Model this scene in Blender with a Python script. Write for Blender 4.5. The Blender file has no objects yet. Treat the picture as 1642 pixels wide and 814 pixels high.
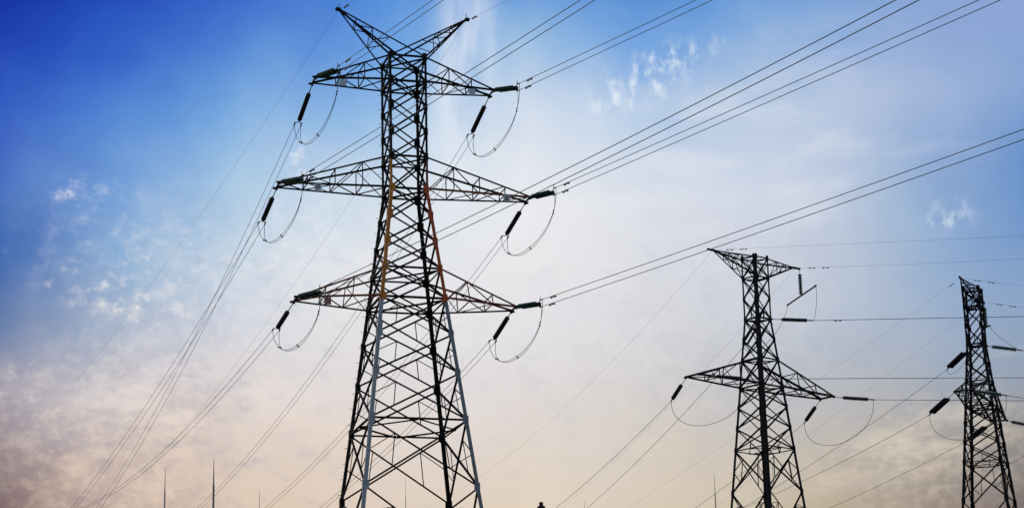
import bpy, bmesh, math, random
from mathutils import Vector, Matrix
random.seed(7)
sc = bpy.context.scene
COL = sc.collection
R = math.radians

# ------------------------------------------------------------------ camera
cam_d = bpy.data.cameras.new('camera')
cam_d.sensor_width = 36.0
cam_d.lens = 36.0 * 3532.18 / 1642.0
cam_d.clip_end = 20000.0
cam_o = bpy.data.objects.new('camera', cam_d)
COL.objects.link(cam_o)
PITCH, ROLL = 0.26699, -0.0246
cam_o.matrix_world = (Matrix.Translation((0, 0, 1.6)) @ Matrix.Rotation(math.pi / 2 + PITCH, 4, 'X')
                      @ Matrix.Rotation(ROLL, 4, 'Z'))
sc.camera = cam_o

# ------------------------------------------------------------------ view, sun, sky
sc.view_settings.view_transform = 'Standard'
sc.view_settings.look = 'None'
sc.view_settings.exposure = 0.0
sc.view_settings.gamma = 1.0
sc.view_settings.use_curve_mapping = False

SUN_AZ, SUN_EL = R(-30), R(32)          # soft evening sun ahead and above the frame, behind thin cloud
sun_d = bpy.data.lights.new('sun', 'SUN')
sun_d.energy = 0.8
sun_d.angle = R(10)
sun_d.color = (1.0, 0.9, 0.78)
sun_o = bpy.data.objects.new('sun', sun_d)
COL.objects.link(sun_o)
sdir = Vector((math.sin(SUN_AZ) * math.cos(SUN_EL), math.cos(SUN_AZ) * math.cos(SUN_EL), math.sin(SUN_EL)))
sun_o.rotation_euler = sdir.to_track_quat('Z', 'Y').to_euler()
sun_o.location = (0, 0, 200)

def lin(rgb):
    o = []
    for i in rgb:
        c = i / 255.0
        o.append(c / 12.92 if c <= 0.04045 else ((c + 0.055) / 1.055) ** 2.4)
    return (*o, 1.0)

# broad tone of the sky by direction: rows from low to high, columns from left to right
SKY = [
    [(79, 59, 71), (175, 149, 139), (220, 196, 174), (223, 202, 179), (226, 208, 185), (219, 203, 176), (204, 189, 163), (156, 142, 130), (103, 95, 96)],
    [(121, 104, 114), (190, 171, 166), (221, 205, 193), (224, 209, 197), (223, 212, 201), (214, 204, 193), (202, 193, 182), (170, 165, 159), (138, 135, 136)],
    [(150, 143, 159), (197, 189, 193), (222, 213, 212), (225, 217, 214), (223, 218, 217), (210, 207, 207), (191, 193, 198), (161, 171, 186), (142, 157, 177)],
    [(102, 126, 170), (172, 185, 206), (214, 216, 224), (227, 225, 227), (228, 226, 229), (212, 213, 218), (191, 199, 212), (155, 175, 203), (127, 156, 196)],
    [(63, 104, 177), (141, 176, 212), (201, 215, 230), (227, 229, 234), (233, 233, 235), (217, 219, 227), (198, 206, 221), (156, 180, 211), (100, 143, 199)],
    [(56, 96, 189), (112, 156, 214), (168, 201, 229), (212, 223, 235), (232, 234, 239), (220, 225, 233), (205, 213, 229), (165, 187, 218), (98, 142, 201)],
    [(46, 84, 190), (78, 129, 210), (116, 166, 222), (164, 198, 231), (212, 222, 237), (185, 206, 231), (187, 204, 227), (173, 190, 221), (128, 161, 210)],
    [(30, 63, 177), (50, 97, 198), (78, 130, 211), (115, 167, 226), (160, 194, 228), (119, 166, 223), (135, 172, 219), (144, 172, 216), (140, 166, 214)],
    [(19, 46, 158), (28, 69, 183), (48, 93, 199), (75, 135, 215), (99, 153, 217), (70, 132, 210), (84, 141, 211), (116, 156, 212), (140, 165, 215)],
]

AZ0, AZ1, EL0, EL1 = -14.4, 14.4, 8.0, 22.4

def build_world():
    w = bpy.data.worlds.new('World')
    sc.world = w
    w.use_nodes = True
    nt = w.node_tree
    nt.nodes.clear()
    N, L = nt.nodes.new, nt.links.new

    def val(x):
        n = N('ShaderNodeValue'); n.outputs[0].default_value = x; return n.outputs[0]

    def math_(op, a, b=None, clamp=False):
        n = N('ShaderNodeMath'); n.operation = op; n.use_clamp = clamp
        for i, s in enumerate((a, b)):
            if s is None: continue
            if isinstance(s, (int, float)): n.inputs[i].default_value = s
            else: L(s, n.inputs[i])
        return n.outputs[0]

    def mrange(v, a, b, c=0.0, d=1.0, kind='SMOOTHSTEP'):
        n = N('ShaderNodeMapRange'); n.interpolation_type = kind; n.clamp = True
        L(v, n.inputs['Value'])
        for k, x in (('From Min', a), ('From Max', b), ('To Min', c), ('To Max', d)):
            n.inputs[k].default_value = x
        return n.outputs['Result']

    def mix(f, a, b, mode='MIX'):
        n = N('ShaderNodeMix'); n.data_type = 'RGBA'; n.blend_type = mode
        if isinstance(f, (int, float)): n.inputs[0].default_value = f
        else: L(f, n.inputs[0])
        for i, s in ((6, a), (7, b)):
            if isinstance(s, tuple): n.inputs[i].default_value = s
            else: L(s, n.inputs[i])
        return n.outputs[2]

    tc = N('ShaderNodeTexCoord')
    sep = N('ShaderNodeSeparateXYZ'); L(tc.outputs['Generated'], sep.inputs[0])
    az = math_('MULTIPLY', math_('ARCTAN2', sep.outputs[0], sep.outputs[1]), 57.29578)
    el = math_('MULTIPLY', math_('ARCSINE', sep.outputs[2]), 57.29578)
    comb = N('ShaderNodeCombineXYZ'); L(az, comb.inputs[0]); L(el, comb.inputs[1])
    dirv = comb.outputs[0]

    def noise(scale, detail=5, rough=0.6, stretch=(1, 1, 1), rot=0.0, dist=0.0, off=0.0):
        m = N('ShaderNodeMapping')
        m.inputs['Scale'].default_value = stretch
        m.inputs['Rotation'].default_value = (0, 0, R(rot))
        m.inputs['Location'].default_value = (off, off * 0.7, 0)
        L(dirv, m.inputs['Vector'])
        n = N('ShaderNodeTexNoise'); n.noise_dimensions = '2D'
        n.inputs['Scale'].default_value = scale
        n.inputs['Detail'].default_value = detail
        n.inputs['Roughness'].default_value = rough
        n.inputs['Distortion'].default_value = dist
        L(m.outputs[0], n.inputs['Vector'])
        return n.outputs['Fac']

    # --- the broad tone of the evening sky by direction, slightly warped so that no band runs straight
    wob = noise(0.16, 4, 0.55, off=3.1)
    wob2 = noise(0.16, 4, 0.55, off=17.7)
    az_w = math_('ADD', az, math_('MULTIPLY', math_('SUBTRACT', wob, 0.5), 4.0))
    el_w = math_('ADD', el, math_('MULTIPLY', math_('SUBTRACT', wob2, 0.5), 2.6))
    u = mrange(az_w, AZ0, AZ1, kind='LINEAR')
    rows = []
    for row in SKY:
        cols = row
        cr = N('ShaderNodeValToRGB'); 
        cr.color_ramp.interpolation = 'LINEAR'
        e = cr.color_ramp.elements
        while len(e) < len(cols): e.new(0.5)
        for i, h in enumerate(cols):
            e[i].position = i / (len(cols) - 1)
        for i, h in enumerate(cols):
            e[i].color = lin(h)
        L(u, cr.inputs[0]); rows.append(cr.outputs[0])
    step = (EL1 - EL0) / (len(rows) - 1)
    tone = rows[0]
    for i in range(1, len(rows)):
        tone = mix(mrange(el_w, EL0 + (i - 1) * step, EL0 + i * step, kind='LINEAR'), tone, rows[i])

    # --- clouds
    def blob(a, e, ra, re, rot=0.0):
        c, s = math.cos(R(rot)), math.sin(R(rot))
        da, de = math_('SUBTRACT', az, a), math_('SUBTRACT', el, e)
        p = math_('ADD', math_('MULTIPLY', da, c / ra), math_('MULTIPLY', de, s / ra))
        q = math_('ADD', math_('MULTIPLY', da, -s / re), math_('MULTIPLY', de, c / re))
        d = math_('SQRT', math_('ADD', math_('MULTIPLY', p, p), math_('MULTIPLY', q, q)))
        return mrange(d, 1.0, 0.15)

    def add(*xs):
        o = xs[0]
        for x in xs[1:]: o = math_('MAXIMUM', o, x)
        return o

    puffs = mrange(noise(1.5, 5, 0.55, (1, 1.35, 1), 14, 0.0, 4.0), 0.42, 0.74)
    fine = mrange(noise(3.4, 4, 0.55, (1, 1.2, 1), -20, 0.0, 9.0), 0.43, 0.72)
    wisp = mrange(noise(1.9, 5, 0.56, (1.5, 1.0, 1), -28, 0.0, 3.0), 0.42, 0.80)
    mott = noise(1.15, 7, 0.62, (1, 1.45, 1), 20, 0.0, 7.0)
    bands = mrange(noise(0.75, 6, 0.6, (.55, 2.0, 1), -14, 0.0, 12.0), 0.42, 0.70)
    wide = noise(0.32, 5, 0.6, (1, 1.6, 1), 10, 0.1, 1.3)

    both = math_('MULTIPLY', puffs, math_('ADD', math_('MULTIPLY', fine, 0.65), 0.35))
    m_puff = add(blob(-10.4, 14.15, 3.2, .95, -14), math_('MULTIPLY', blob(-11.5, 16.95, 1.5, .6, 4), 0.8),
                 math_('MULTIPLY', blob(-9.6, 15.4, .7, .55), 0.9), math_('MULTIPLY', blob(-13.2, 11.8, 1.4, 1.0), 0.7),
                 math_('MULTIPLY', blob(-5.6, 17.8, .75, .75), 1.6), math_('MULTIPLY', blob(-5.6, 15.7, 3.2, 1.8), 0.55), math_('MULTIPLY', blob(-.6, 16.6, 1.6, 2.6), 0.4), math_('MULTIPLY', blob(-10.2, 15.4, 4.5, 2.6), 0.26))
    m_wisp = add(math_('MULTIPLY', blob(3.8, 19.7, 3.0, .95, 22), 1.0), math_('MULTIPLY', blob(11.7, 15.7, .9, .6), 0.75))
    clear = (0.88, 0.89, 0.92, 1)
    warm = (0.84, 0.78, 0.74, 1)
    sky = tone
    # vertical milky streak behind the tall tower
    strk = math_('MULTIPLY', blob(-1.2, 19.4, 1.35, 5.0, -3), mrange(noise(0.8, 5, 0.55, (1.6, 0.3, 1), 6, 0.0, 4.0), 0.2, 0.75))
    sky = mix(math_('MULTIPLY', strk, 0.9), sky, (0.78, 0.83, 0.90, 1))
    sky = mix(math_('MULTIPLY', wisp, m_wisp), sky, (0.76, 0.84, 0.92, 1))
    # mottled altocumulus low in the sky, left and right
    low = add(blob(-8.0, 10.6, 7.6, 4.4, 4), math_('MULTIPLY', blob(-6.5, 14.4, 6.5, 3.4), 0.5), math_('MULTIPLY', blob(2.0, 12.5, 10, 6.0), 0.36), math_('MULTIPLY', blob(10.6, 9.6, 4.6, 2.2, 8), 0.6))
    hi = math_('MULTIPLY', mrange(mott, 0.46, 0.74), low)
    lo = math_('MULTIPLY', mrange(mott, 0.50, 0.26), low)
    sky = mix(math_('MULTIPLY', lo, 0.34), sky, (0.34, 0.36, 0.46, 1))
    sky = mix(math_('MULTIPLY', hi, 0.55), sky, mix(mrange(el, 14.0, 9.5), (0.78, 0.76, 0.78, 1), (0.74, 0.62, 0.50, 1)))
    sky = mix(math_('MULTIPLY', math_('MULTIPLY', fine, low), 0.5), sky, mix(mrange(el, 14.0, 9.5), (0.82, 0.79, 0.80, 1), (0.74, 0.62, 0.51, 1)))
    lay = mrange(noise(0.62, 6, 0.6, (.7, 1.9, 1), 18, 0.0, 21.0), 0.44, 0.68)
    lay_m = blob(-8.2, 10.6, 7.4, 3.6, 5)
    sky = mix(math_('MULTIPLY', math_('MULTIPLY', lay, lay_m), 0.68), sky, mix(mrange(el, 13.0, 9.3), (0.84, 0.80, 0.80, 1), (0.80, 0.63, 0.50, 1)))
    cream = add(blob(10.6, 10.0, 4.2, 1.1, 14), math_('MULTIPLY', blob(13.0, 11.5, 1.8, .9, 10), .8))
    sky = mix(math_('MULTIPLY', math_('MULTIPLY', bands, cream), 0.62), sky, (0.74, 0.66, 0.54, 1))
    sky = mix(math_('MULTIPLY', both, m_puff), sky, mix(mrange(el, 16.5, 12.5), clear, warm))
    # thin streaky haze through the middle and upper right
    veil = mrange(noise(0.42, 6, 0.6, (.6, 2.0, 1), 22, 0.0, 31.0), 0.45, 0.72)
    sky = mix(math_('MULTIPLY', math_('MULTIPLY', veil, blob(5.5, 17.0, 9.0, 4.5, 12)), 0.42), sky, (0.80, 0.81, 0.86, 1))
    # faint unevenness everywhere
    sky = mix(1.0, sky, mix(wide, (0.95, 0.96, 0.98, 1), (1.05, 1.04, 1.02, 1)), 'MULTIPLY')

    nis = N('ShaderNodeTexSky'); nis.sky_type = 'NISHITA'
    nis.sun_disc = False
    nis.sun_elevation = SUN_EL
    nis.sun_rotation = SUN_AZ
    nis.air_density = 1.0
    nis.dust_density = 1.5
    bg_sky = N('ShaderNodeBackground'); bg_sky.inputs['Strength'].default_value = 0.10
    L(nis.outputs[0], bg_sky.inputs['Color'])
    bg_cloud = N('ShaderNodeBackground'); bg_cloud.inputs['Strength'].default_value = 1.0
    L(sky, bg_cloud.inputs['Color'])
    # the veil of thin cloud fills the sky ahead and thins out overhead and behind
    cover = math_('MULTIPLY', mrange(math_('ABSOLUTE', az), 62, 28), math_('MULTIPLY', mrange(el, 52, 30), mrange(el, -3, 2)))
    ms = N('ShaderNodeMixShader')
    L(cover, ms.inputs[0]); L(bg_sky.outputs[0], ms.inputs[1]); L(bg_cloud.outputs[0], ms.inputs[2])
    out = N('ShaderNodeOutputWorld')
    L(ms.outputs[0], out.inputs[0])

build_world()

# ------------------------------------------------------------------ materials
def material(name, col, col2=None, rough=0.6, metal=0.0, scale=3.0, thresh=(0.4, 0.65), spec=0.4, trans=0.0):
    m = bpy.data.materials.new(name)
    m.use_nodes = True
    nt = m.node_tree
    b = nt.nodes['Principled BSDF']
    b.inputs['Roughness'].default_value = rough
    b.inputs['Metallic'].default_value = metal
    b.inputs['Specular IOR Level'].default_value = spec
    if col2 is None:
        b.inputs['Base Color'].default_value = (*col, 1)
    else:
        t = nt.nodes.new('ShaderNodeTexCoord')
        n = nt.nodes.new('ShaderNodeTexNoise')
        n.inputs['Scale'].default_value = scale
        n.inputs['Detail'].default_value = 6
        n.inputs['Roughness'].default_value = 0.65
        nt.links.new(t.outputs['Object'], n.inputs['Vector'])
        r = nt.nodes.new('ShaderNodeValToRGB')
        r.color_ramp.elements[0].position = thresh[0]
        r.color_ramp.elements[1].position = thresh[1]
        r.color_ramp.elements[0].color = (*col, 1)
        r.color_ramp.elements[1].color = (*col2, 1)
        nt.links.new(n.outputs['Fac'], r.inputs[0])
        nt.links.new(r.outputs[0], b.inputs['Base Color'])
        bu = nt.nodes.new('ShaderNodeBump')
        bu.inputs['Strength'].default_value = 0.15
        bu.inputs['Distance'].default_value = 0.01
        nt.links.new(n.outputs['Fac'], bu.inputs['Height'])
        nt.links.new(bu.outputs[0], b.inputs['Normal'])
    return m

M = dict(
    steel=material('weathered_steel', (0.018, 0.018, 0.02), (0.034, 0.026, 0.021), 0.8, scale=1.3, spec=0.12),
    rust=material('rusty_red_steel', (0.34, 0.075, 0.035), (0.20, 0.05, 0.03), 0.8, scale=0.9, spec=0.2),
    orange=material('orange_paint', (0.80, 0.27, 0.022), (0.62, 0.185, 0.02), 0.6, scale=1.6),
    red=material('red_paint', (0.68, 0.115, 0.02), (0.52, 0.085, 0.02), 0.6, scale=1.6),
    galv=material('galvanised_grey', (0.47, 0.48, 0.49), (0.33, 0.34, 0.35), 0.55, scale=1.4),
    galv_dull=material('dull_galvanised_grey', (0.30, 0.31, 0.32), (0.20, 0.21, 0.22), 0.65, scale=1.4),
    glass=material('green_glass', (0.014, 0.07, 0.055), (0.025, 0.10, 0.08), 0.25, scale=6, spec=0.5),
    dark_discs=material('dark_insulator_discs', (0.012, 0.013, 0.018), (0.022, 0.02, 0.022), 0.35, scale=6),  # near-black: the unlit look of the far glass strings put into the colour
    dull=material('dark_grey_porcelain', (0.016, 0.022, 0.02), (0.03, 0.034, 0.03), 0.4, scale=6),
    fitting=material('dark_fitting', (0.03, 0.03, 0.034), None, 0.6),
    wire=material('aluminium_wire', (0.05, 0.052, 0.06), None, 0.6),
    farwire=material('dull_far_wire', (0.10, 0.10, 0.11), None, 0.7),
    white=material('white_enamel', (0.80, 0.81, 0.82), (0.7, 0.72, 0.74), 0.4, scale=9),
    pink=material('faded_red_enamel', (0.55, 0.22, 0.18), (0.45, 0.2, 0.16), 0.5, scale=9),
    ink=material('black_ink', (0.03, 0.03, 0.03), None, 0.6),
    mast=material('mast_steel', (0.36, 0.34, 0.34), (0.27, 0.25, 0.26), 0.7, scale=2),  # lightened steel: the haze fade of distant masts is in the colour
    post=material('dark_post', (0.02, 0.018, 0.015), (0.03, 0.025, 0.02), 0.85, scale=4),
    ground=material('dry_grass_ground', (0.07, 0.085, 0.035), (0.13, 0.105, 0.06), 0.95, scale=0.6, thresh=(0.35, 0.7)),
)

# ------------------------------------------------------------------ mesh helpers
class MB:
    def __init__(s):
        s.v, s.f, s.m, s.mats = [], [], [], []

    def mi(s, m):
        if m not in s.mats: s.mats.append(m)
        return s.mats.index(m)

    def face(s, idx, m):
        s.f.append(idx); s.m.append(s.mi(m))

    def prism(s, ring0, ring1, m):
        n = len(ring0); k = len(s.v)
        s.v += [Vector(p) for p in ring0] + [Vector(p) for p in ring1]
        for i in range(n):
            j = (i + 1) % n
            s.face((k + i, k + j, k + n + j, k + n + i), m)
        s.face(tuple(k + i for i in reversed(range(n))), m)
        s.face(tuple(k + n + i for i in range(n)), m)

    def angle(s, p, q, w, d1, d2, m, t=None):
        """steel angle section from p to q, heel on the line, flanges along d1 and d2"""
        p, q = Vector(p), Vector(q)
        d = (q - p).normalized()
        d1 = Vector(d1); d1 = (d1 - d * d1.dot(d)).normalized()
        d2 = Vector(d2); d2 = (d2 - d * d2.dot(d)); d2 = (d2 - d1 * d2.dot(d1)).normalized()
        t = t or max(0.012, w * 0.14)
        sec = [Vector((0, 0, 0)), d1 * w, d1 * w + d2 * t, d1 * t + d2 * t, d2 * w + d1 * t, d2 * w]
        s.prism([p + c for c in sec], [q + c for c in sec], m)

    def brace(s, p, q, w, n, m, inset=0.0):
        """angle member lying in a face whose outward normal is n"""
        p, q, n = Vector(p), Vector(q), Vector(n)
        d = (q - p).normalized()
        n = (n - d * n.dot(d)).normalized()
        side = n.cross(d)
        o = -n * inset - side * w * 0.5
        s.angle(p + o, q + o, w, side, -n, m)

    def tube(s, pts, r, m, n=6, r1=None):
        pts = [Vector(p) for p in pts]
        k = len(s.v)
        up = Vector((0, 0, 1))
        for i, p in enumerate(pts):
            d = (pts[min(i + 1, len(pts) - 1)] - pts[max(i - 1, 0)]).normalized()
            ref = up if abs(d.z) < 0.95 else Vector((1, 0, 0))
            a = d.cross(ref).normalized(); b = a.cross(d)
            rr = r if r1 is None else r + (r1 - r) * i / (len(pts) - 1)
            for j in range(n):
                t = 2 * math.pi * j / n
                s.v.append(p + a * (rr * math.cos(t)) + b * (rr * math.sin(t)))
        for i in range(len(pts) - 1):
            for j in range(n):
                j2 = (j + 1) % n
                s.face((k + i * n + j, k + i * n + j2, k + (i + 1) * n + j2, k + (i + 1) * n + j), m)
        s.face(tuple(k + j for j in reversed(range(n))), m)
        s.face(tuple(k + (len(pts) - 1) * n + j for j in range(n)), m)

    def lathe(s, prof, m, off=(0, 0, 0), n=12):
        """revolve (x, r) pairs about the local X axis"""
        k = len(s.v); off = Vector(off)
        for x, r in prof:
            for j in range(n):
                t = 2 * math.pi * j / n
                s.v.append(off + Vector((x, r * math.cos(t), r * math.sin(t))))
        for i in range(len(prof) - 1):
            for j in range(n):
                j2 = (j + 1) % n
                s.face((k + i * n + j, k + i * n + j2, k + (i + 1) * n + j2, k + (i + 1) * n + j), m)
        s.face(tuple(k + j for j in reversed(range(n))), m)
        s.face(tuple(k + (len(prof) - 1) * n + j for j in range(n)), m)

    def box(s, c, size, m, axes=None):
        c = Vector(c)
        X, Y, Z = axes or (Vector((1, 0, 0)), Vector((0, 1, 0)), Vector((0, 0, 1)))
        X, Y, Z = X * size[0] / 2, Y * size[1] / 2, Z * size[2] / 2
        s.prism([c - X - Y - Z, c + X - Y - Z, c + X + Y - Z, c - X + Y - Z],
                [c - X - Y + Z, c + X - Y + Z, c + X + Y + Z, c - X + Y + Z], m)

    def plate(s, c, a, b, n, t, m):
        """gusset plate: centre c, half extents a, b (vectors), normal n"""
        c, a, b, n = Vector(c), Vector(a), Vector(b), Vector(n).normalized() * t / 2
        ring = [c - a * .6 - b, c + a * .6 - b, c + a - b * .5, c + a + b * .5, c + a * .6 + b, c - a * .6 + b, c - a + b * .5, c - a - b * .5]
        s.prism([p - n for p in ring], [p + n for p in ring], m)

    def build(s, name, parent=None, smooth=False, loc=None):
        me = bpy.data.meshes.new(name)
        me.from_pydata([tuple(p) for p in s.v], [], s.f)
        for k in s.mats: me.materials.append(M[k])
        me.polygons.foreach_set('material_index', s.m)
        if smooth: me.polygons.foreach_set('use_smooth', [True] * len(s.f))
        me.update()
        bm = bmesh.new(); bm.from_mesh(me); bmesh.ops.recalc_face_normals(bm, faces=bm.faces); bm.to_mesh(me); bm.free()
        o = bpy.data.objects.new(name, me)
        COL.objects.link(o)
        if parent: o.parent = parent
        if loc is not None: o.location = loc
        return o

def tag(o, label, cat=None, group=None, kind=None):
    if label: o['label'] = label
    if cat: o['category'] = cat
    if group: o['group'] = group
    if kind: o['kind'] = kind
    return o

def thing(name, label, cat, loc=(0, 0, 0), rotz=0.0, group=None):
    o = bpy.data.objects.new(name, None)
    o.empty_display_size = 0.5
    COL.objects.link(o)
    o.location = loc
    o.rotation_euler = (0, 0, rotz)
    return tag(o, label, cat, group)

# ------------------------------------------------------------------ ground
def build_ground():
    b = MB()
    n, S = 60, 6000.0
    k = 0
    for j in range(n + 1):
        for i in range(n + 1):
            x = (i / n - .5) * 2 * S; y = (j / n - .5) * 2 * S
            b.v.append(Vector((x, y, 0)))
    for j in range(n):
        for i in range(n):
            a = j * (n + 1) + i
            b.face((a, a + 1, a + n + 2, a + n + 1), 'ground')
    o = b.build('ground')
    tag(o, 'flat dry grass ground below the pylons', 'ground', kind='structure')
build_ground()

# ------------------------------------------------------------------ lattice towers
CORNERS = ((-1, -1), (1, -1), (1, 1), (-1, 1))     # local (x, y): y = -1 is the side towards the near span
FACES = (((-1, -1), (1, -1), (0, -1, 0)), ((1, -1), (1, 1), (1, 0, 0)), ((1, 1), (-1, 1), (0, 1, 0)), ((-1, 1), (-1, -1), (-1, 0, 0)))

class Tower:
    def __init__(s, root, wtop, k, zknee, levels, mat='steel'):
        s.root, s.wtop, s.k, s.zk, s.levels, s.mat = root, wtop, k, zknee, levels, mat

    def w(s, z):
        return s.wtop + s.k * max(0.0, s.zk - z)

    def c(s, sx, sy, z):
        w = s.w(z)
        return Vector((sx * w, sy * w, z))

    def legs(s, sizes, paint=None, plates=0.26, step_leg=None, heavy={}):
        """one angle-iron leg per corner with its gusset plates; paint(sx, sy, z) gives the finish"""
        for sx, sy in CORNERS:
            b = MB()
            zs = s.levels
            for z1, z0 in zip(zs[:-1], zs[1:]):
                zm = (z0 + z1) / 2
                m = paint(sx, sy, zm) if paint else s.mat
                wd = sizes(zm) * heavy.get((sx, sy), 1.0)
                b.angle(s.c(sx, sy, z0), s.c(sx, sy, z1), wd, (-sx, 0, 0), (0, -sy, 0), m)
            for z in zs[:-1]:
                g = plates * (0.75 + 0.5 * sizes(z) / sizes(0))
                m = paint(sx, sy, z + 0.2) if paint else s.mat
                p = s.c(sx, sy, z)
                b.plate(p + Vector((-sx * g * .55, sy * .016, 0)), (g * .62, 0, 0), (0, 0, g), (0, 1, 0), 0.016, m)
                b.plate(p + Vector((sx * .016, -sy * g * .55, 0)), (0, g * .62, 0), (0, 0, g), (1, 0, 0), 0.016, m)
            if step_leg == (sx, sy):
                z = 3.0
                while z < zs[0]:
                    p = s.c(sx, sy, z)
                    b.tube([p, p + Vector((sx * .17, 0, 0)) if int(z / .4) % 2 else p + Vector((0, sy * .17, 0))], 0.012, s.mat, 4)
                    z += 0.42
            o = b.build('leg', s.root)
            yield (sx, sy), o

    def lattice(s, size, redundant_below, sub):
        """X bracing of the four faces, one mesh per face"""
        for (ca, cb, n) in FACES:
            b = MB()
            for i, (z1, z0) in enumerate(zip(s.levels[:-1], s.levels[1:])):
                a0, b0, a1, b1 = s.c(*ca, z0), s.c(*cb, z0), s.c(*ca, z1), s.c(*cb, z1)
                wd = size(z0)
                b.brace(a0, b1, wd, n, s.mat, 0.02)
                b.brace(b0, a1, wd, n, s.mat, 0.02 + wd * .2)
                if z0 < redundant_below:
                    t = (a1 - b1).length / ((a1 - b1).length + (a0 - b0).length)
                    x = a1 + (b0 - a1) * t
                    for (l0, l1) in ((a0, a1), (b0, b1)):
                        mu, ml = (l1 + x) / 2, (l0 + x) / 2
                        b.brace(mu, ml, sub, n, s.mat, 0.05)
                        lm = l0 + (l1 - l0) * .5
                        if (l1 - l0).length > 4.6:
                            b.brace(l0 + (l1 - l0) * .72, mu, sub, n, s.mat, 0.05)
                            b.brace(l0 + (l1 - l0) * .28, ml, sub, n, s.mat, 0.05)
                            b.brace(l0 + (l1 - l0) * .28, mu, sub, n, s.mat, 0.075)
                        else:
                            b.brace(lm, mu if l0 is a0 else ml, sub, n, s.mat, 0.05)
            b.build('face_bracing', s.root)

    def diaphragm(s, z, wd, style='x', sub=0.06, posts=0.0):
        b = MB()
        P = [s.c(sx, sy, z) for sx, sy in CORNERS]
        for i, (ca, cb, n) in enumerate(FACES):
            b.brace(s.c(*ca, z), s.c(*cb, z), wd, n, s.mat, -0.012)
        up = (0, 0, 1)
        if style == 'x':
            b.brace(P[0], P[2], wd * .8, up, s.mat, 0.01)
            b.brace(P[1], P[3], wd * .8, up, s.mat, 0.04)
        else:
            mids = [(P[i] + P[(i + 1) % 4]) / 2 for i in range(4)]
            for i in range(4):
                b.brace(mids[i], mids[(i + 1) % 4], wd * .8, up, s.mat, 0.02)
            if posts:
                b.brace(mids[0], mids[2], wd * .6, up, s.mat, 0.06)
        if posts:
            for i in range(4):
                m = (P[i] + P[(i + 1) % 4]) / 2
                n = FACES[i][2]
                b.brace(m, m * 1.0 + Vector((-m.x * .06, -m.y * .06, posts)), sub, n, s.mat, 0.03)
        return b.build('diaphragm', s.root)

    def arm(s, side, zu, zl, length, zt, tw, n, chord, web, name='cross_arm', mats=None, nose=0.12):
        """triangular cross arm: four chords from the body corners to a short beam at the tip"""
        mats = mats or {}
        mt = lambda k: mats.get(k, s.mat)
        b = MB()
        U = {sy: s.c(side, sy, zu) for sy in (-1, 1)}
        Lo = {sy: s.c(side, sy, zl) for sy in (-1, 1)}
        T = {sy: Vector((side * length, sy * tw, zt)) for sy in (-1, 1)}
        for sy in (-1, 1):
            key = 'near' if sy < 0 else 'far'
            tu = T[sy] + Vector((0, 0, chord * 1.1))
            b.angle(U[sy], tu, chord, (0, -sy, 0), (0, 0, -1), mt('upper_' + key))
            b.angle(Lo[sy], T[sy], chord, (0, -sy, 0), (0, 0, 1), mt('lower_' + key))
            nn = (0, sy, 0)
            prev = None
            for i in range(0, n):
                f = i / n
                pu, pl = U[sy].lerp(tu, f), Lo[sy].lerp(T[sy], f)
                f2 = (i + 1) / n
                pu2, pl2 = U[sy].lerp(tu, f2), Lo[sy].lerp(T[sy], f2)
                if i > 0:
                    b.brace(pu, pl, web, nn, mt('web'), 0.03)
                if i < n - 1:
                    if i % 2 == 0: b.brace(pl, pu2, web, nn, mt('web'), 0.05)
                    else: b.brace(pu, pl2, web, nn, mt('web'), 0.05)
        # zigzag between the chords, underneath and on top
        m2 = n * 2
        for i in range(n):
            f, f2 = i / n, (i + 1) / n
            sa = -1 if i % 2 == 0 else 1
            b.brace(Lo[sa].lerp(T[sa], f), Lo[-sa].lerp(T[-sa], f2), web, (0, 0, -1), mt('web'), 0.02)
            if i:
                b.brace(Lo[-1].lerp(T[-1], f), Lo[1].lerp(T[1], f), web, (0, 0, -1), mt('web'), 0.045)
                b.brace(U[-1].lerp(T[-1], f), U[1].lerp(T[1], f), web, (0, 0, 1), mt('web'), 0.02)
        # tip beam with its two hanging plates
        e = Vector((0, 0.16, 0))
        b.box(Vector((side * length, 0, zt + chord * .5)), (chord * .9, 2 * tw + .2, chord * .9), mt('tip'))
        for sy in (-1, 1):
            b.box(T[sy] + Vector((side * nose * .5, sy * .06, .02)), (nose + .16, 0.03, 0.13), mt('tip'))
            b.box(T[sy] + Vector((0, 0, -.05)), (0.12, 0.03, 0.12), mt('tip'))
        return b.build(name, s.root)

# ------------------------------------------------------------------ tall double-circuit tower
PX = dict(
    t1=dict(pos=(-5.8039, 116.0), a=0.2819), t2=dict(pos=(21.6345, 190.0), a=0.7062), t3=dict(pos=(45.2434, 210.6351), a=1.1719))

def number_plate(parent, loc, label, m, mark):
    b = MB()
    b.box(loc, (0.38, 0.02, 0.38), m)
    o = b.build('number_plate', parent)
    if label: o['label'] = label
    if mark:
        k = MB()
        x, y, z = loc
        for (dx, dz, sx, sz) in mark:
            k.box((x + dx, y - .0125, z + dz), (sx, 0.004, sz), 'ink')
        k.build('plate_marking', o)
    return o

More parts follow.
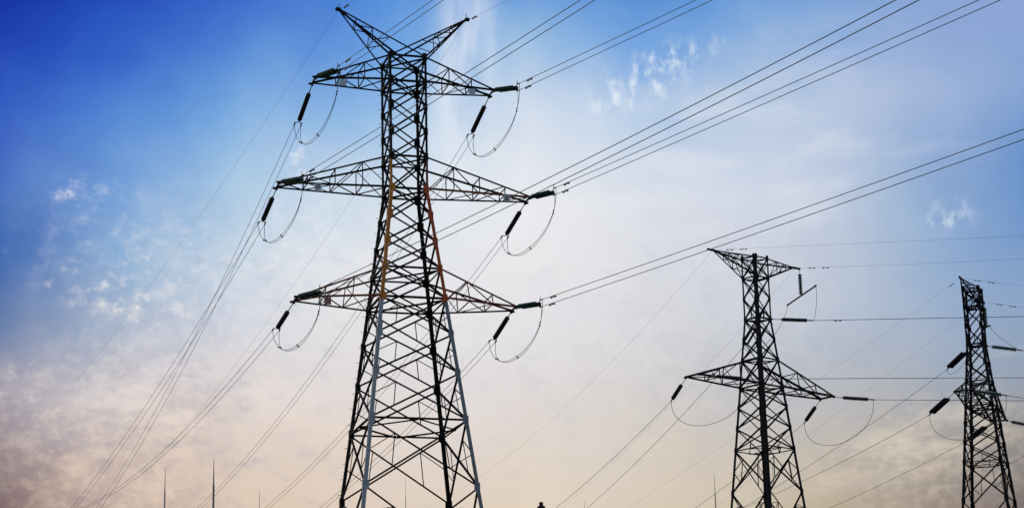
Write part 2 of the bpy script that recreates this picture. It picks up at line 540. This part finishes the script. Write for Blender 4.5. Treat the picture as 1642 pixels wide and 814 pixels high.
def build_tall():
    d = PX['t1']
    root = thing('transmission_tower', 'tallest steel lattice pylon with three tiers of arms and painted orange and red legs',
                 'pylon', (*d['pos'], 0), d['a'], 'lattice transmission towers')
    zA, zB, zC, zD, zE, zF, zG, zH = 44.5997, 43.1256, 38.7684, 36.9189, 32.3066, 30.6053, 23.858, 20.2356
    BC = [zB + (zC - zB) * i / 3 for i in (1, 2)]
    DE = [zD + (zE - zD) * i / 3 for i in (1, 2)]
    FG = [zF + (zG - zF) * f for f in (.30, .62)]
    lv = [zA, zB, *BC, zC, zD, *DE, zE, zF, *FG, zG, zH, 15.2, 8.6, 0.0]
    T = Tower(root, 1.0635, 0.1212, zD, lv)

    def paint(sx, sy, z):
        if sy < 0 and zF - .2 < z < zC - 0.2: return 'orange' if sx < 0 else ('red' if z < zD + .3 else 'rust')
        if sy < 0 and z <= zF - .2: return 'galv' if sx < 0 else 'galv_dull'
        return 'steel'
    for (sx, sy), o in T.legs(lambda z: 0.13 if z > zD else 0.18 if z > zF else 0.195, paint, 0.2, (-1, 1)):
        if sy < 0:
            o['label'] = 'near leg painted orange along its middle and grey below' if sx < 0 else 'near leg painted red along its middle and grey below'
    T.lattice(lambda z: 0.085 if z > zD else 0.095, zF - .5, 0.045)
    for z, wd, st in ((zA, .1, 'x'), (zB, .11, 'x'), (zC, .1, 'x'), (zD, .11, 'x'), (zE, .1, 'x'), (zF, .11, 'x'), (zG, .1, 'diamond')):
        T.diaphragm(z, wd, st)
    low = dict(upper_near='rust', upper_far='rust', lower_near='rust', web='rust')
    midr = dict(lower_near='rust', tip='steel')
    for side in (-1, 1):
        T.arm(side, zA, zB, 5.0722, 43.1081, .5171, 3, .095, .05)
        T.arm(side, zC, zD, 7.046, 36.9474, .5171, 4, .095, .05, mats=midr if side > 0 else None)
        T.arm(side, zE, zF, 6.0749, 30.6264, .5171, 3, .095, .05, mats=low)
    # the two horns that carry the earth wires: chords run to all four top corners
    for side in (-1, 1):
        b = MB()
        tip = Vector((side * 3.6674, 0, 47.383))
        tn = {sy: tip + Vector((0, sy * .10, 0)) for sy in (-1, 1)}
        inner, outer = {}, {}
        for sy in (-1, 1):
            outer[sy] = T.c(side, sy, zA); inner[sy] = T.c(-side, sy, zA)
            b.angle(outer[sy], tn[sy], .085, (0, -sy, 0), (0, 0, 1), 'steel')
            b.angle(inner[sy] + Vector((0, side * .05, 0)), tn[sy] + Vector((0, 0, .08)), .085, (0, -sy, 0), (0, 0, -1), 'steel')
            nn = (0, sy, 0)
            n = 3
            for i in range(1, n):
                f = i / n
                # the outer chord's node against the inner chord's, which starts one body width further in
                po = outer[sy].lerp(tn[sy], f)
                pi_ = inner[sy].lerp(tn[sy], .42 + .58 * f)
                b.brace(po, pi_, .045, nn, 'steel', .02)
                if i < n:
                    pi0 = inner[sy].lerp(tn[sy], .42 + .58 * (i - 1) / n)
                    b.brace(po, pi0, .045, nn, 'steel', .045)
        for i in range(1, 3):
            f = i / 3
            for Cc, g in ((outer, f), (inner, .42 + .58 * f)):
                b.brace(Cc[-1].lerp(tn[-1], g), Cc[1].lerp(tn[1], g), .045, (side, 0, .3), 'steel', .01)
        b.box(tip + Vector((side * .06, 0, .05)), (.26, .26, .13), 'steel')
        b.tube([tip, tip + Vector((0, -.05, .42))], (.018), 'steel', 5)
        b.tube([tip + Vector((0, .08, 0)), tip + Vector((side * .14, .12, .3))], .014, 'steel', 5)
        b.build('earth_wire_horn', root)
    # plates on the near side of the arms
    two = [(0, .10, .2, .04), (.08, .05, .04, .1), (0, 0, .2, .04), (-.08, -.05, .04, .1), (0, -.10, .2, .04)]
    bar = [(0, 0, .05, .26), (-.06, .09, .1, .04)]
    number_plate(root, (-3.6, -.74, 42.86), 'white number plate', 'white', None)
    number_plate(root, (3.75, -.74, 42.84), 'white number plate', 'white', None)
    number_plate(root, (-5.0, -.76, 36.78), 'pale number plate with dark marks', 'white', two)
    number_plate(root, (5.6, -.74, 36.78), 'pale number plate with dark marks', 'white', two)
    number_plate(root, (-4.5, -.84, 30.42), 'faded red number plate', 'pink', None)
    return T
T1 = build_tall()

# ------------------------------------------------------------------ the two single-circuit towers on the right
def build_single(key, dz, label):
    d = PX[key]
    root = thing('transmission_tower', label, 'pylon', (*d['pos'], 0), d['a'], 'lattice transmission towers')
    zA, zB, zC, zD, zE, zG, zH = (z + dz for z in (52.542, 50.7383, 46.9829, 43.2683, 40.8203, 35.2828, 31.5642))
    EG = [zE + (zG - zE) * f for f in (.32, .65)]
    lv = [zA, zB, (zB + zC) / 2, zC, (zC + zD) / 2, zD, zE, *EG, zG, zH, zH - 5.2, zH - 12, zH - 20, 0.0]
    T = Tower(root, .8563, .0863, zC, lv)
    heavy = {(-1, -1): 1.3, (1, 1): 1.2} if key == 't2' else {}
    for _ in T.legs(lambda z: 0.17 if z > zC else 0.21 if z > zE else .25, None, 0.24, (1, 1), heavy): pass
    T.lattice(lambda z: 0.10 if z > zC else 0.115, zG - .5, 0.06)
    for z, wd, st, po in ((zA, .1, 'x', 0), (zB, .11, 'x', 0), (zC, .14, 'x', .9), (zD, .11, 'x', 0), (zE, .13, 'x', 0), (zG, .09, 'diamond', .8)):
        T.diaphragm(z, wd, st, posts=po)
    for side in (-1, 1):
        T.arm(side, zD, zE, 8.5007, 40.8399 + dz, .794, 3, .165, .07, mats=dict(tip='steel') if side < 0 else dict(tip='steel', lower_near='steel'))
        # earth-wire arm at the very top
        b = MB()
        tip = Vector((side * 5.0358, 0, 52.5555 + dz))
        for sy in (-1, 1):
            u, l = T.c(side, sy, zA), T.c(side, sy, zB)
            t = tip + Vector((0, sy * .12, 0))
            b.angle(u, t, .12, (0, -sy, 0), (0, 0, -1), 'steel')
            b.angle(l, t - Vector((0, 0, .12)), .12, (0, -sy, 0), (0, 0, 1), 'steel')
            for i in range(1, 3):
                f = i / 3
                b.brace(u.lerp(t, f), l.lerp(t, f), .055, (0, sy, 0), 'steel', .02)
                b.brace(u.lerp(t, f), l.lerp(t, f - 1 / 3), .055, (0, sy, 0), 'steel', .04)
        for i in range(1, 3):
            f = i / 3
            for z in (zA, zB):
                p, q = T.c(side, -1, z).lerp(tip, f), T.c(side, 1, z).lerp(tip, f)
                b.brace(p, q, .055, (0, 0, 1 if z == zA else -1), 'steel', .02)
                p2 = T.c(side, -1, z).lerp(tip, f - 1 / 3)
                b.brace(p2, q, .055, (0, 0, 1 if z == zA else -1), 'steel', .05)
        b.box(tip + Vector((side * .42, 0, -.02)), (.95, .16, .16), 'steel')
        b.build('earth_wire_arm', root)
    if key == 't2':
        number_plate(root, (-6.9, -.95, 40.98 + dz), 'small faded red plate near the arm tip', 'pink', None)
        number_plate(root, (7.6, -.92, 40.98 + dz), 'small faded red plate near the arm tip', 'pink', None)
    return T
T2 = build_single('t2', 0.0, 'lower lattice pylon right of the tallest, one pair of arms, seen corner-on')
T3 = build_single('t3', 1.8172, 'farthest lattice pylon at the right edge with its arms turned nearly end-on')

# ------------------------------------------------------------------ wires, insulators
TH = {(1, True): -1.1377, (1, False): 1.8893, (2, True): -0.5101, (2, False): 1.8355, (3, True): -0.4229, (3, False): 1.9499}
# tower, near span?, level, side, string length, string slope, wire slope, wire curvature, length built
WIRES = [
    (1, True, 'T', 1, 3.215, -0.2687, -0.12757, 5.8e-05, 60.0),
    (1, True, 'M', 1, 3.034, -0.1695, -0.08993, 5.4e-05, 57.0),
    (1, True, 'L', 1, 3.09, -0.1655, -0.08825, 0.000124, 57.0),
    (1, True, 'L', -1, 3.557, -0.1527, -0.0836, 0.000267, 71.0),
    (1, True, 'M', -1, 3.678, -0.2252, -0.08219, 0.000181, 63.0),
    (1, True, 'T', -1, 3.538, -0.2059, -0.0899, 0.000133, 52.0),
    (1, True, 'P', -1, 0, 0, -0.1202, 8.4e-05, 49.0),
    (1, True, 'P', 1, 0, 0, -0.167, -0.00023, 61.0),
    (1, False, 'T', -1, 3.77, -0.3028, -0.18136, 0.000838, 116.0),
    (1, False, 'M', -1, 3.964, -0.2127, -0.07494, 0.000456, 130.0),
    (1, False, 'L', -1, 4.478, -0.1043, -0.03132, 0.000795, 115.0),
    (1, False, 'T', 1, 3.809, -0.2993, -0.17312, 0.000925, 150.0),
    (1, False, 'M', 1, 3.91, -0.2355, -0.13978, 0.000882, 106.0),
    (1, False, 'L', 1, 3.559, -0.2408, -0.10894, 0.000923, 73.0),
    (1, False, 'P', -1, 0, 0, 0.00341, 0.000225, 330.0),
    (1, False, 'P', 1, 0, 0, -0.1121, 0.000522, 240.0),
    (2, True, 'C', 1, 3.751, -0.1717, -0.12015, -7.5e-05, 44.0),
    (2, True, 'L', -1, 4.434, -0.2088, -0.1189, -0.0001, 47.0),
    (2, True, 'L', 1, 3.693, -0.1835, -0.12698, -8.9e-05, 39.0),
    (2, True, 'P', -1, 0, 0, -0.11304, -4e-05, 52.0),
    (2, True, 'P', 1, 0, 0, -0.12982, 0.000788, 47.0),
    (2, False, 'C', 1, 3.798, -0.341, -0.18298, 0.000903, 82.0),
    (2, False, 'L', -1, 4.136, -0.2799, -0.13021, 0.000881, 71.0),
    (2, False, 'L', 1, 4.111, -0.3164, -0.1287, 0.000872, 63.0),
    (2, False, 'P', -1, 0, 0, -0.13598, 0.000808, 175.0),
    (2, False, 'P', 1, 0, 0, -0.17387, 0.000609, 113.0),
    (3, True, 'C', 1, 3.273, -0.2425, -0.27299, 1e-06, 29.0),
    (3, True, 'L', -1, 3.208, -0.2485, -0.27167, 1e-06, 29.0),
    (3, True, 'L', 1, 2.777, -0.3018, -0.27468, 1e-06, 28.0),
    (3, True, 'P', -1, 0, 0, -0.2658, -3.7e-05, 34.0),
    (3, True, 'P', 1, 0, 0, -0.27714, -1.1e-05, 33.0),
    (3, False, 'C', 1, 4.323, -0.2822, -0.18367, 0.000656, 73.0),
    (3, False, 'L', -1, 4.646, -0.268, -0.10943, 0.000861, 86.0),
    (3, False, 'L', 1, 4.446, -0.2394, -0.10852, 0.000784, 68.0),
    (3, False, 'P', -1, 0, 0, -0.1524, 0.000283, 109.0),
    (3, False, 'P', 1, 0, 0, -0.18206, -4.6e-05, 84.0),
]

DIMS = {1: dict(T=(5.0722, 43.1081, .5171), M=(7.046, 36.9474, .5171), L=(6.0749, 30.6264, .5171), P=(3.6674, 47.383, 0)),
        2: dict(C=(.8563, 46.9829, .8563), L=(8.5007, 40.8399, .794), P=(5.0358, 52.5555, 0)),
        3: dict(C=(.8563, 48.8001, .8563), L=(8.5007, 42.6571, .794), P=(5.0358, 54.3727, 0))}

def tip_point(t, lev, su, near):
    d = PX['t%d' % t]
    l, z, tw = DIMS[t][lev]
    u = Vector((math.cos(d['a']), math.sin(d['a']), 0)); v = Vector((math.sin(d['a']), -math.cos(d['a']), 0))
    return Vector((*d['pos'], 0)) + u * su * l + v * tw * (1 if near else -1) + Vector((0, 0, z))

PYLON = {1: 'tallest pylon', 2: 'corner-on pylon', 3: 'rightmost pylon'}
ARM = {(1, 'T'): 'top', (1, 'M'): 'middle', (1, 'L'): 'bottom'}

def place(t, lev, su):
    side = 'left' if su < 0 else 'right'
    if t == 1: return "tallest pylon's %s %s arm" % (ARM[(1, lev)], side)
    if lev == 'C': return "%s's neck" % PYLON[t]
    return "%s's %s arm" % (PYLON[t], side)

def insulator(t, near, lev, su, Ls, sl):
    S = tip_point(t, lev, su, near)
    th = TH[(t, near)]
    d = Vector((math.cos(th) * math.cos(sl), math.sin(th) * math.cos(sl), math.sin(sl)))
    E = S + d * Ls
    lat = d.cross(Vector((0, 0, 1))).normalized()
    up = lat.cross(d)
    twin = (t == 1 and near) or (t == 3 and not near) or (t == 2 and lev == 'C' and not near)
    mat = ('glass' if near else 'dark_discs') if t == 1 else ('glass' if t == 3 and near else 'dark_discs' if t == 3 else 'dull')
    way = ('reaching right from' if near else 'slanting down-left from')
    look = {'glass': 'green glass', 'dark_discs': 'black', 'dull': 'dark grey'}[mat]
    root = thing('insulator_string', '%s %s insulator string %s %s' % ('twin' if twin else 'single', look, way, place(t, lev, su)), 'insulator', S,
                 group='insulator strings on the pylons')
    root.matrix_world = Matrix.Translation(S) @ Matrix((d, -lat, up)).transposed().to_4x4()
    slim = t == 2 and twin
    pitch, rad = (.146, .13 if near else .14) if t == 1 else (.16, .115 if slim else .21 if t == 3 and near else .185)
    clear = .42
    x1 = Ls - .36
    n = int(min(x1 - clear, 2.55 if t != 3 or near else 3.0) / pitch)
    x0 = x1 - n * pitch
    sep = 0.128 if t == 1 else .22 if slim else .19
    b = MB()
    b.tube([(0, 0, 0), (x0 - .16, 0, 0)], .028, 'fitting', 6)
    b.box((.06, 0, 0), (.16, .07, .12), 'fitting')
    b.build('link_fitting', root)
    for k in ((-1, 1) if twin else (0,)):
        b = MB()
        y = k * sep; dz = 0
        prof = []
        for i in range(n):
            x = x0 + i * pitch
            prof += [(x, rad * .45), (x + .02, rad * .55), (x + .045, rad * .65), (x + .055, rad * .9), (x + .085, rad), (x + .10, rad * .98), (x + .107, rad * .5)]
        prof.append((x1, .028))
        b.lathe(prof, mat, (0, y, dz), 12)
        b.build('disc_string', root)
    for x in (x0 - .09, x1 + .09):
        b = MB()
        if twin:
            s2 = -1 if x < 1 else 1
            ring = [(x - s2 * .10, -sep - .06), (x - s2 * .10, sep + .06), (x - s2 * .02, sep + .06), (x + s2 * -.0 + s2 * .10, .07), (x + s2 * .10, -.07), (x - s2 * .02, -sep - .06)]
            if s2 > 0: ring = list(reversed(ring))
            b.prism([(p, q_, -.012) for p, q_ in ring], [(p, q_, .012) for p, q_ in ring], 'fitting')
            b.build('yoke_plate', root)
        else:
            b.box((x, 0, 0), (.20, .05, .09), 'fitting')
            b.build('socket_clamp', root)
    b = MB()
    if t == 1:
        if near:      # hanging twin clamps one above the other
            b.tube([(Ls - .16, 0, 0), (Ls - .10, 0, .12), (Ls, 0, .20)], .022, 'fitting', 5)
            b.tube([(Ls - .16, 0, 0), (Ls - .10, 0, -.10), (Ls, 0, -.18)], .022, 'fitting', 5)
            b.tube([(Ls - .05, 0, .2), (Ls - .10, 0, .34), (Ls - .02, .02, .40)], .016, 'fitting', 5)
            for z in (.20, -.18): b.lathe([(Ls - .1, .02), (Ls - .05, .045), (Ls + .22, .04), (Ls + .28, .02)], 'fitting', (0, 0, z), 8)
        else:         # side by side
            b.tube([(Ls - .16, 0, 0), (Ls - .10, .1, 0), (Ls, .19, 0)], .022, 'fitting', 5)
            b.tube([(Ls - .16, 0, 0), (Ls - .10, -.1, 0), (Ls, -.19, 0)], .022, 'fitting', 5)
            for y in (.19, -.19): b.lathe([(Ls - .1, .02), (Ls - .05, .045), (Ls + .22, .04), (Ls + .28, .02)], 'fitting', (0, y, 0), 8)
    else:
        b.lathe([(Ls - .26, .03), (Ls - .18, .06), (Ls + .22, .05), (Ls + .3, .02)], 'fitting', (0, 0, 0), 8)
    b.build('wire_clamp', root)
    return E, d, lat, up

def span_points(E, th, a, b, smax, off=Vector((0, 0, 0)), n=44):
    h = Vector((math.cos(th), math.sin(th), 0))
    out = []
    for i in range(n + 1):
        s = smax * (i / n) ** 1.35
        out.append(E + off + h * s + Vector((0, 0, a * s + b * s * s)))
    return out

def wire(name, label, cat, group, E, th, a, b, smax, r, off=Vector((0, 0, 0)), dampers=(), mat='wire'):
    pts = span_points(E, th, a, b, smax, off)
    o0 = pts[0].copy()
    mb = MB()
    mb.tube([p - o0 for p in pts], r, mat, 6)
    o = mb.build(name, smooth=True)
    o.location = o0
    tag(o, label, cat, group)
    h = Vector((math.cos(th), math.sin(th), a)).normalized()
    for s in dampers:
        p = Vector((math.cos(th) * s, math.sin(th) * s, a * s + b * s * s)) - Vector((0, 0, .07))
        d = MB()
        d.tube([p - h * .26, p + h * .26], .012, 'fitting', 5)
        d.box(p + Vector((0, 0, .045)), (.05, .05, .1), 'fitting')
        lat = h.cross(Vector((0, 0, 1))).normalized()
        upv = lat.cross(h)
        for k in (-1, 1):
            d.tube([p + h * k * .14, p + h * k * .18, p + h * k * .29, p + h * k * .31], .047, 'fitting', 8)
        d.build('vibration_damper', o)
    return o

ENDS = {}
GW = {1: 'twin conductors of the tallest pylon', 2: 'conductors of the corner-on right-hand pylon', 3: 'conductors of the farthest pylon'}
for (t, near, lev, su, Ls, sl, a, b, smax) in WIRES:
    th = TH[(t, near)]
    if lev == 'P':
        S = tip_point(t, 'P', su, near)
        if t > 1:
            dd = PX['t%d' % t]
            S = S + Vector((math.cos(dd['a']), math.sin(dd['a']), 0)) * su * (.2 if t == 2 and su < 0 else .3)
        horn = '%s %s' % ('left' if su < 0 else 'right', 'horn' if t == 1 else 'top arm')
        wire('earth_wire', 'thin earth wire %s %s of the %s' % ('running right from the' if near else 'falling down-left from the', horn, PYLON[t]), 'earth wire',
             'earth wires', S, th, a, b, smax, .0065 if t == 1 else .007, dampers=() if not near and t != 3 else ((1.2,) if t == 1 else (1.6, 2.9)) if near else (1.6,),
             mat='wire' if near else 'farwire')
        continue
    E, d, lat, up = insulator(t, near, lev, su, Ls, sl)
    ENDS[(t, lev, su, near)] = (E, d, lat, up)
    if t == 1:
        for k in (1, -1):
            if near:
                off = up * (.20 if k > 0 else -.18); which = 'upper' if k > 0 else 'lower'
                txt = '%s wire of twin conductor climbing right from %s' % (which, place(t, lev, su))
            else:
                off = lat * (.19 * k); which = 'right' if (lat * k).x > 0 else 'left'
                txt = '%s wire of twin conductor falling down-left from %s' % (which, place(t, lev, su))
            wire('conductor', txt, 'power line', GW[1], E + d * .2, th, a, b, smax, .017 if near else .0135, off - d * 0.0,
                 dampers=(1.25 + .12 * (k > 0),) if near else (), mat='wire')
    else:
        txt = 'single dark conductor %s from %s' % ('running level to the right' if near and t == 2 else 'running off to the right edge' if near else 'falling down-left', place(t, lev, su))
        wire('conductor', txt, 'power line', GW[t], E + d * .2, th, a, b, smax, .025 if near else .021,
             dampers=(2.3,) if near and lev != 'L' or (near and su < 0) else (), mat='wire')

def bezier(p0, p1, p2, p3, n=26):
    out = []
    for i in range(n + 1):
        t = i / n; s = 1 - t
        out.append(p0 * s ** 3 + p1 * (3 * s * s * t) + p2 * (3 * s * t * t) + p3 * t ** 3)
    return out

# jumper loops: slack leads that pass the current round the body or the arm tip
Z = Vector((0, 0, 1))
for lev in ('T', 'M', 'L'):
    for su in (-1, 1):
        En, dn, ln, un = ENDS[(1, lev, su, True)]
        Ef, df, lf, uf = ENDS[(1, lev, su, False)]
        root = thing('jumper_loop', 'slack twin jumper loop with spacers below %s' % place(1, lev, su), 'jumper wire', En, group='jumper loops on the tallest pylon')
        drop = 2.75 if lev == 'T' else 2.45
        paths = []
        for k in (1, -1):
            p0 = En + un * (.16 if k > 0 else -.18) + dn * (.25 if k > 0 else .1); p3 = Ef + lf * (.19 * -k) + df * .12
            pts = bezier(p0, p0 + dn * .45 - Z * drop * 1.05, p3 + df * .5 - Z * drop * .95, p3)
            for i, p in enumerate(pts):
                f = i / 26
                pinch = min(1, max(0, (f - .02) / .16)) * min(1, max(0, (.98 - f) / .16))
                pts[i] = (p, pinch)
            paths.append(pts)
        fin = []
        for k in (0, 1):
            fin.append([])
            for i in range(27):
                p, pin = paths[k][i]; o = paths[1 - k][i][0]
                mid = (p + o) / 2; dv = (p - o)
                tgt = mid + (dv.normalized() * .06 if dv.length > 1e-6 else Vector((.1, 0, 0)))
                fin[k].append(p.lerp(tgt, pin))
        for k in (0, 1):
            mb = MB(); mb.tube([p - En for p in fin[k]], .0150, 'wire', 6); mb.build('jumper_wire', root, smooth=True)
        for i in (4, 13, 21):
            a_, b_ = fin[0][i] - En, fin[1][i] - En
            mb = MB(); mb.tube([a_ + (a_ - b_) * .1, b_ + (b_ - a_) * .1], .022, 'fitting', 6)
            for c_ in (a_, b_): mb.box(c_, (.075, .075, .075), 'fitting')
            mb.build('spacer', root)

for t in (2, 3):
    for su in (-1, 1):
        En, dn, ln, un = ENDS[(t, 'L', su, True)]
        Ef, df, lf, uf = ENDS[(t, 'L', su, False)]
        dr = 3.6 if t == 2 else 3.9
        mb = MB()
        p0 = En + dn * .1; p3 = Ef + df * .1
        pts = bezier(p0, p0 + dn * .3 - Z * dr * 1.1, p3 + df * .6 - Z * dr, p3)
        mb.tube([p - p0 for p in pts], .022, 'wire', 6)
        o = mb.build('jumper_loop', smooth=True); o.location = p0
        tag(o, 'single slack jumper loop hanging below %s' % place(t, 'L', su), 'jumper wire', 'jumper loops on the right-hand pylons')
    # support string hung from the right-hand top arm, with the bar that carries the neck's jumper
    d = PX['t%d' % t]
    u = Vector((math.cos(d['a']), math.sin(d['a']), 0)); v = Vector((math.sin(d['a']), -math.cos(d['a']), 0))
    top = tip_point(t, 'P', 1, True) + u * .84 + Vector((0, 0, -.1))
    root = thing('jumper_support', ('vertical insulator string with slanting bar' if t == 2 else 'short vertical insulator string') + ' hung from the %s right top arm' % (PYLON[t] + "'s"), 'insulator', top,
                 group='insulator strings on the pylons')
    mb = MB(); mb.tube([(0, 0, 0), (0, 0, -.42)], .022, 'fitting', 5); mb.build('link_fitting', root)
    mb = MB(); n = 13; prof = []
    for i in range(n):
        x = .40 + i * .148
        prof += [(x, .03), (x + .02, .10), (x + .05, .11), (x + .058, .17), (x + .085, .195), (x + .10, .19), (x + .105, .05)]
    mb.lathe(prof + [(.4 + n * .148, .03)], 'dark_discs')
    mb.v = [Vector((p.y, p.z, -p.x)) for p in mb.v]
    mb.build('disc_string', root)
    c = Vector((.05, 0, -.4 - n * .148 - .08))
    hb = 1.75 if t == 2 else .3
    bn, bf = c + v * hb + Z * hb * .3, c - v * hb - Z * hb * .3
    mb = MB(); mb.tube([bf, bn], .075, 'fitting', 8)
    for e in (bn, bf): mb.box(e, (.16, .16, .16), 'fitting')
    mb.box(c + Vector((0, 0, .06)), (.12, .12, .16), 'fitting')
    mb.build('jumper_bar', root)
    En, dn, ln, un = ENDS[(t, 'C', 1, True)]
    Ef, df, lf, uf = ENDS[(t, 'C', 1, False)]
    for (end, dd, bar, nm) in ((En, dn, bn, 'near'), (Ef, df, bf, 'far')):
        p0, p3 = top + bar, end + dd * .12
        if nm == 'near': pts = bezier(p0, p0 + v * .2 - Z * 1.0, p3 - Z * .3 + dd * .3, p3)
        else: pts = bezier(p0, p0 - Z * 2.4 - v * .6, p3 - Z * 1.2 + dd * .8 + u * 1.2, p3)
        mb = MB(); mb.tube([p - p0 for p in pts], .020, 'wire', 6)
        o = mb.build('jumper_wire', smooth=True); o.location = p0
        tag(o, 'thin jumper lead joining the vertical support string to %s insulator on %s' % ('level' if nm == 'near' else 'down-slanting', place(t, 'C', 1)), 'jumper wire',
            'jumper leads of the right-hand pylons')

# ------------------------------------------------------------------ lightning masts and the post in the distance
MASTS = [((-29.07, 180), 33.35, .055, 'thin lightning mast, leftmost in the picture'),
         ((-22.97, 165), 31.24, .075, 'thickest and tallest looking lightning mast in the left half'),
         ((-22.46, 190), 32.89, .040, 'short faint lightning mast between the tallest pylon and the thickest mast'),
         ((-10.78, 210), 37.04, .032, 'faint lightning mast seen through the legs of the tallest pylon'),
         ((6.96, 230), 37.64, .040, 'shortest lightning mast tip, right of the dark post'),
         ((18.01, 200), 35.11, .045, 'slim lightning mast just left of the corner-on pylon')]
for (x, y), h, r, lab in MASTS:
    root = thing('lightning_mast', lab, 'mast', (x, y, 0), group='lightning masts on the horizon')
    hs = 2.0
    b = MB()
    b.tube([(0, 0, 0), (0, 0, (h - hs) * .5), (0, 0, h - hs)], r * 1.7, 'mast', 8, r)
    b.build('shaft', root)
    b = MB(); b.tube([(0, 0, h - hs), (0, 0, h)], r * .8, 'mast', 6, r * .25); b.build('spike', root)

root = thing('utility_post', 'dark stubby post top with a stepped square cap at the bottom edge', 'post', (.63, 60, 0))
b = MB(); b.prism([(-.09, -.09, 0), (.09, -.09, 0), (.09, .09, 0), (-.09, .09, 0)], [(-.075, -.075, 10.68), (.075, -.075, 10.68), (.075, .075, 10.68), (-.075, .075, 10.68)], 'post'); b.build('shaft', root)
b = MB()
b.prism([(-.11, -.11, 10.681), (.11, -.11, 10.681), (.11, .11, 10.681), (-.11, .11, 10.681)], [(-.11, -.11, 10.82), (.11, -.11, 10.82), (.11, .11, 10.82), (-.11, .11, 10.82)], 'post')
b.prism([(-.11, -.11, 10.82), (.11, -.11, 10.82), (.11, .11, 10.82), (-.11, .11, 10.82)], [(-.07, -.07, 10.845), (.07, -.07, 10.845), (.07, .07, 10.845), (-.07, .07, 10.845)], 'post')
b.build('cap', root)
b = MB(); b.tube([(0, 0, 10.844), (0, 0, 10.94), (0, 0, 10.955)], .058, 'post', 10); b.build('finial', root)
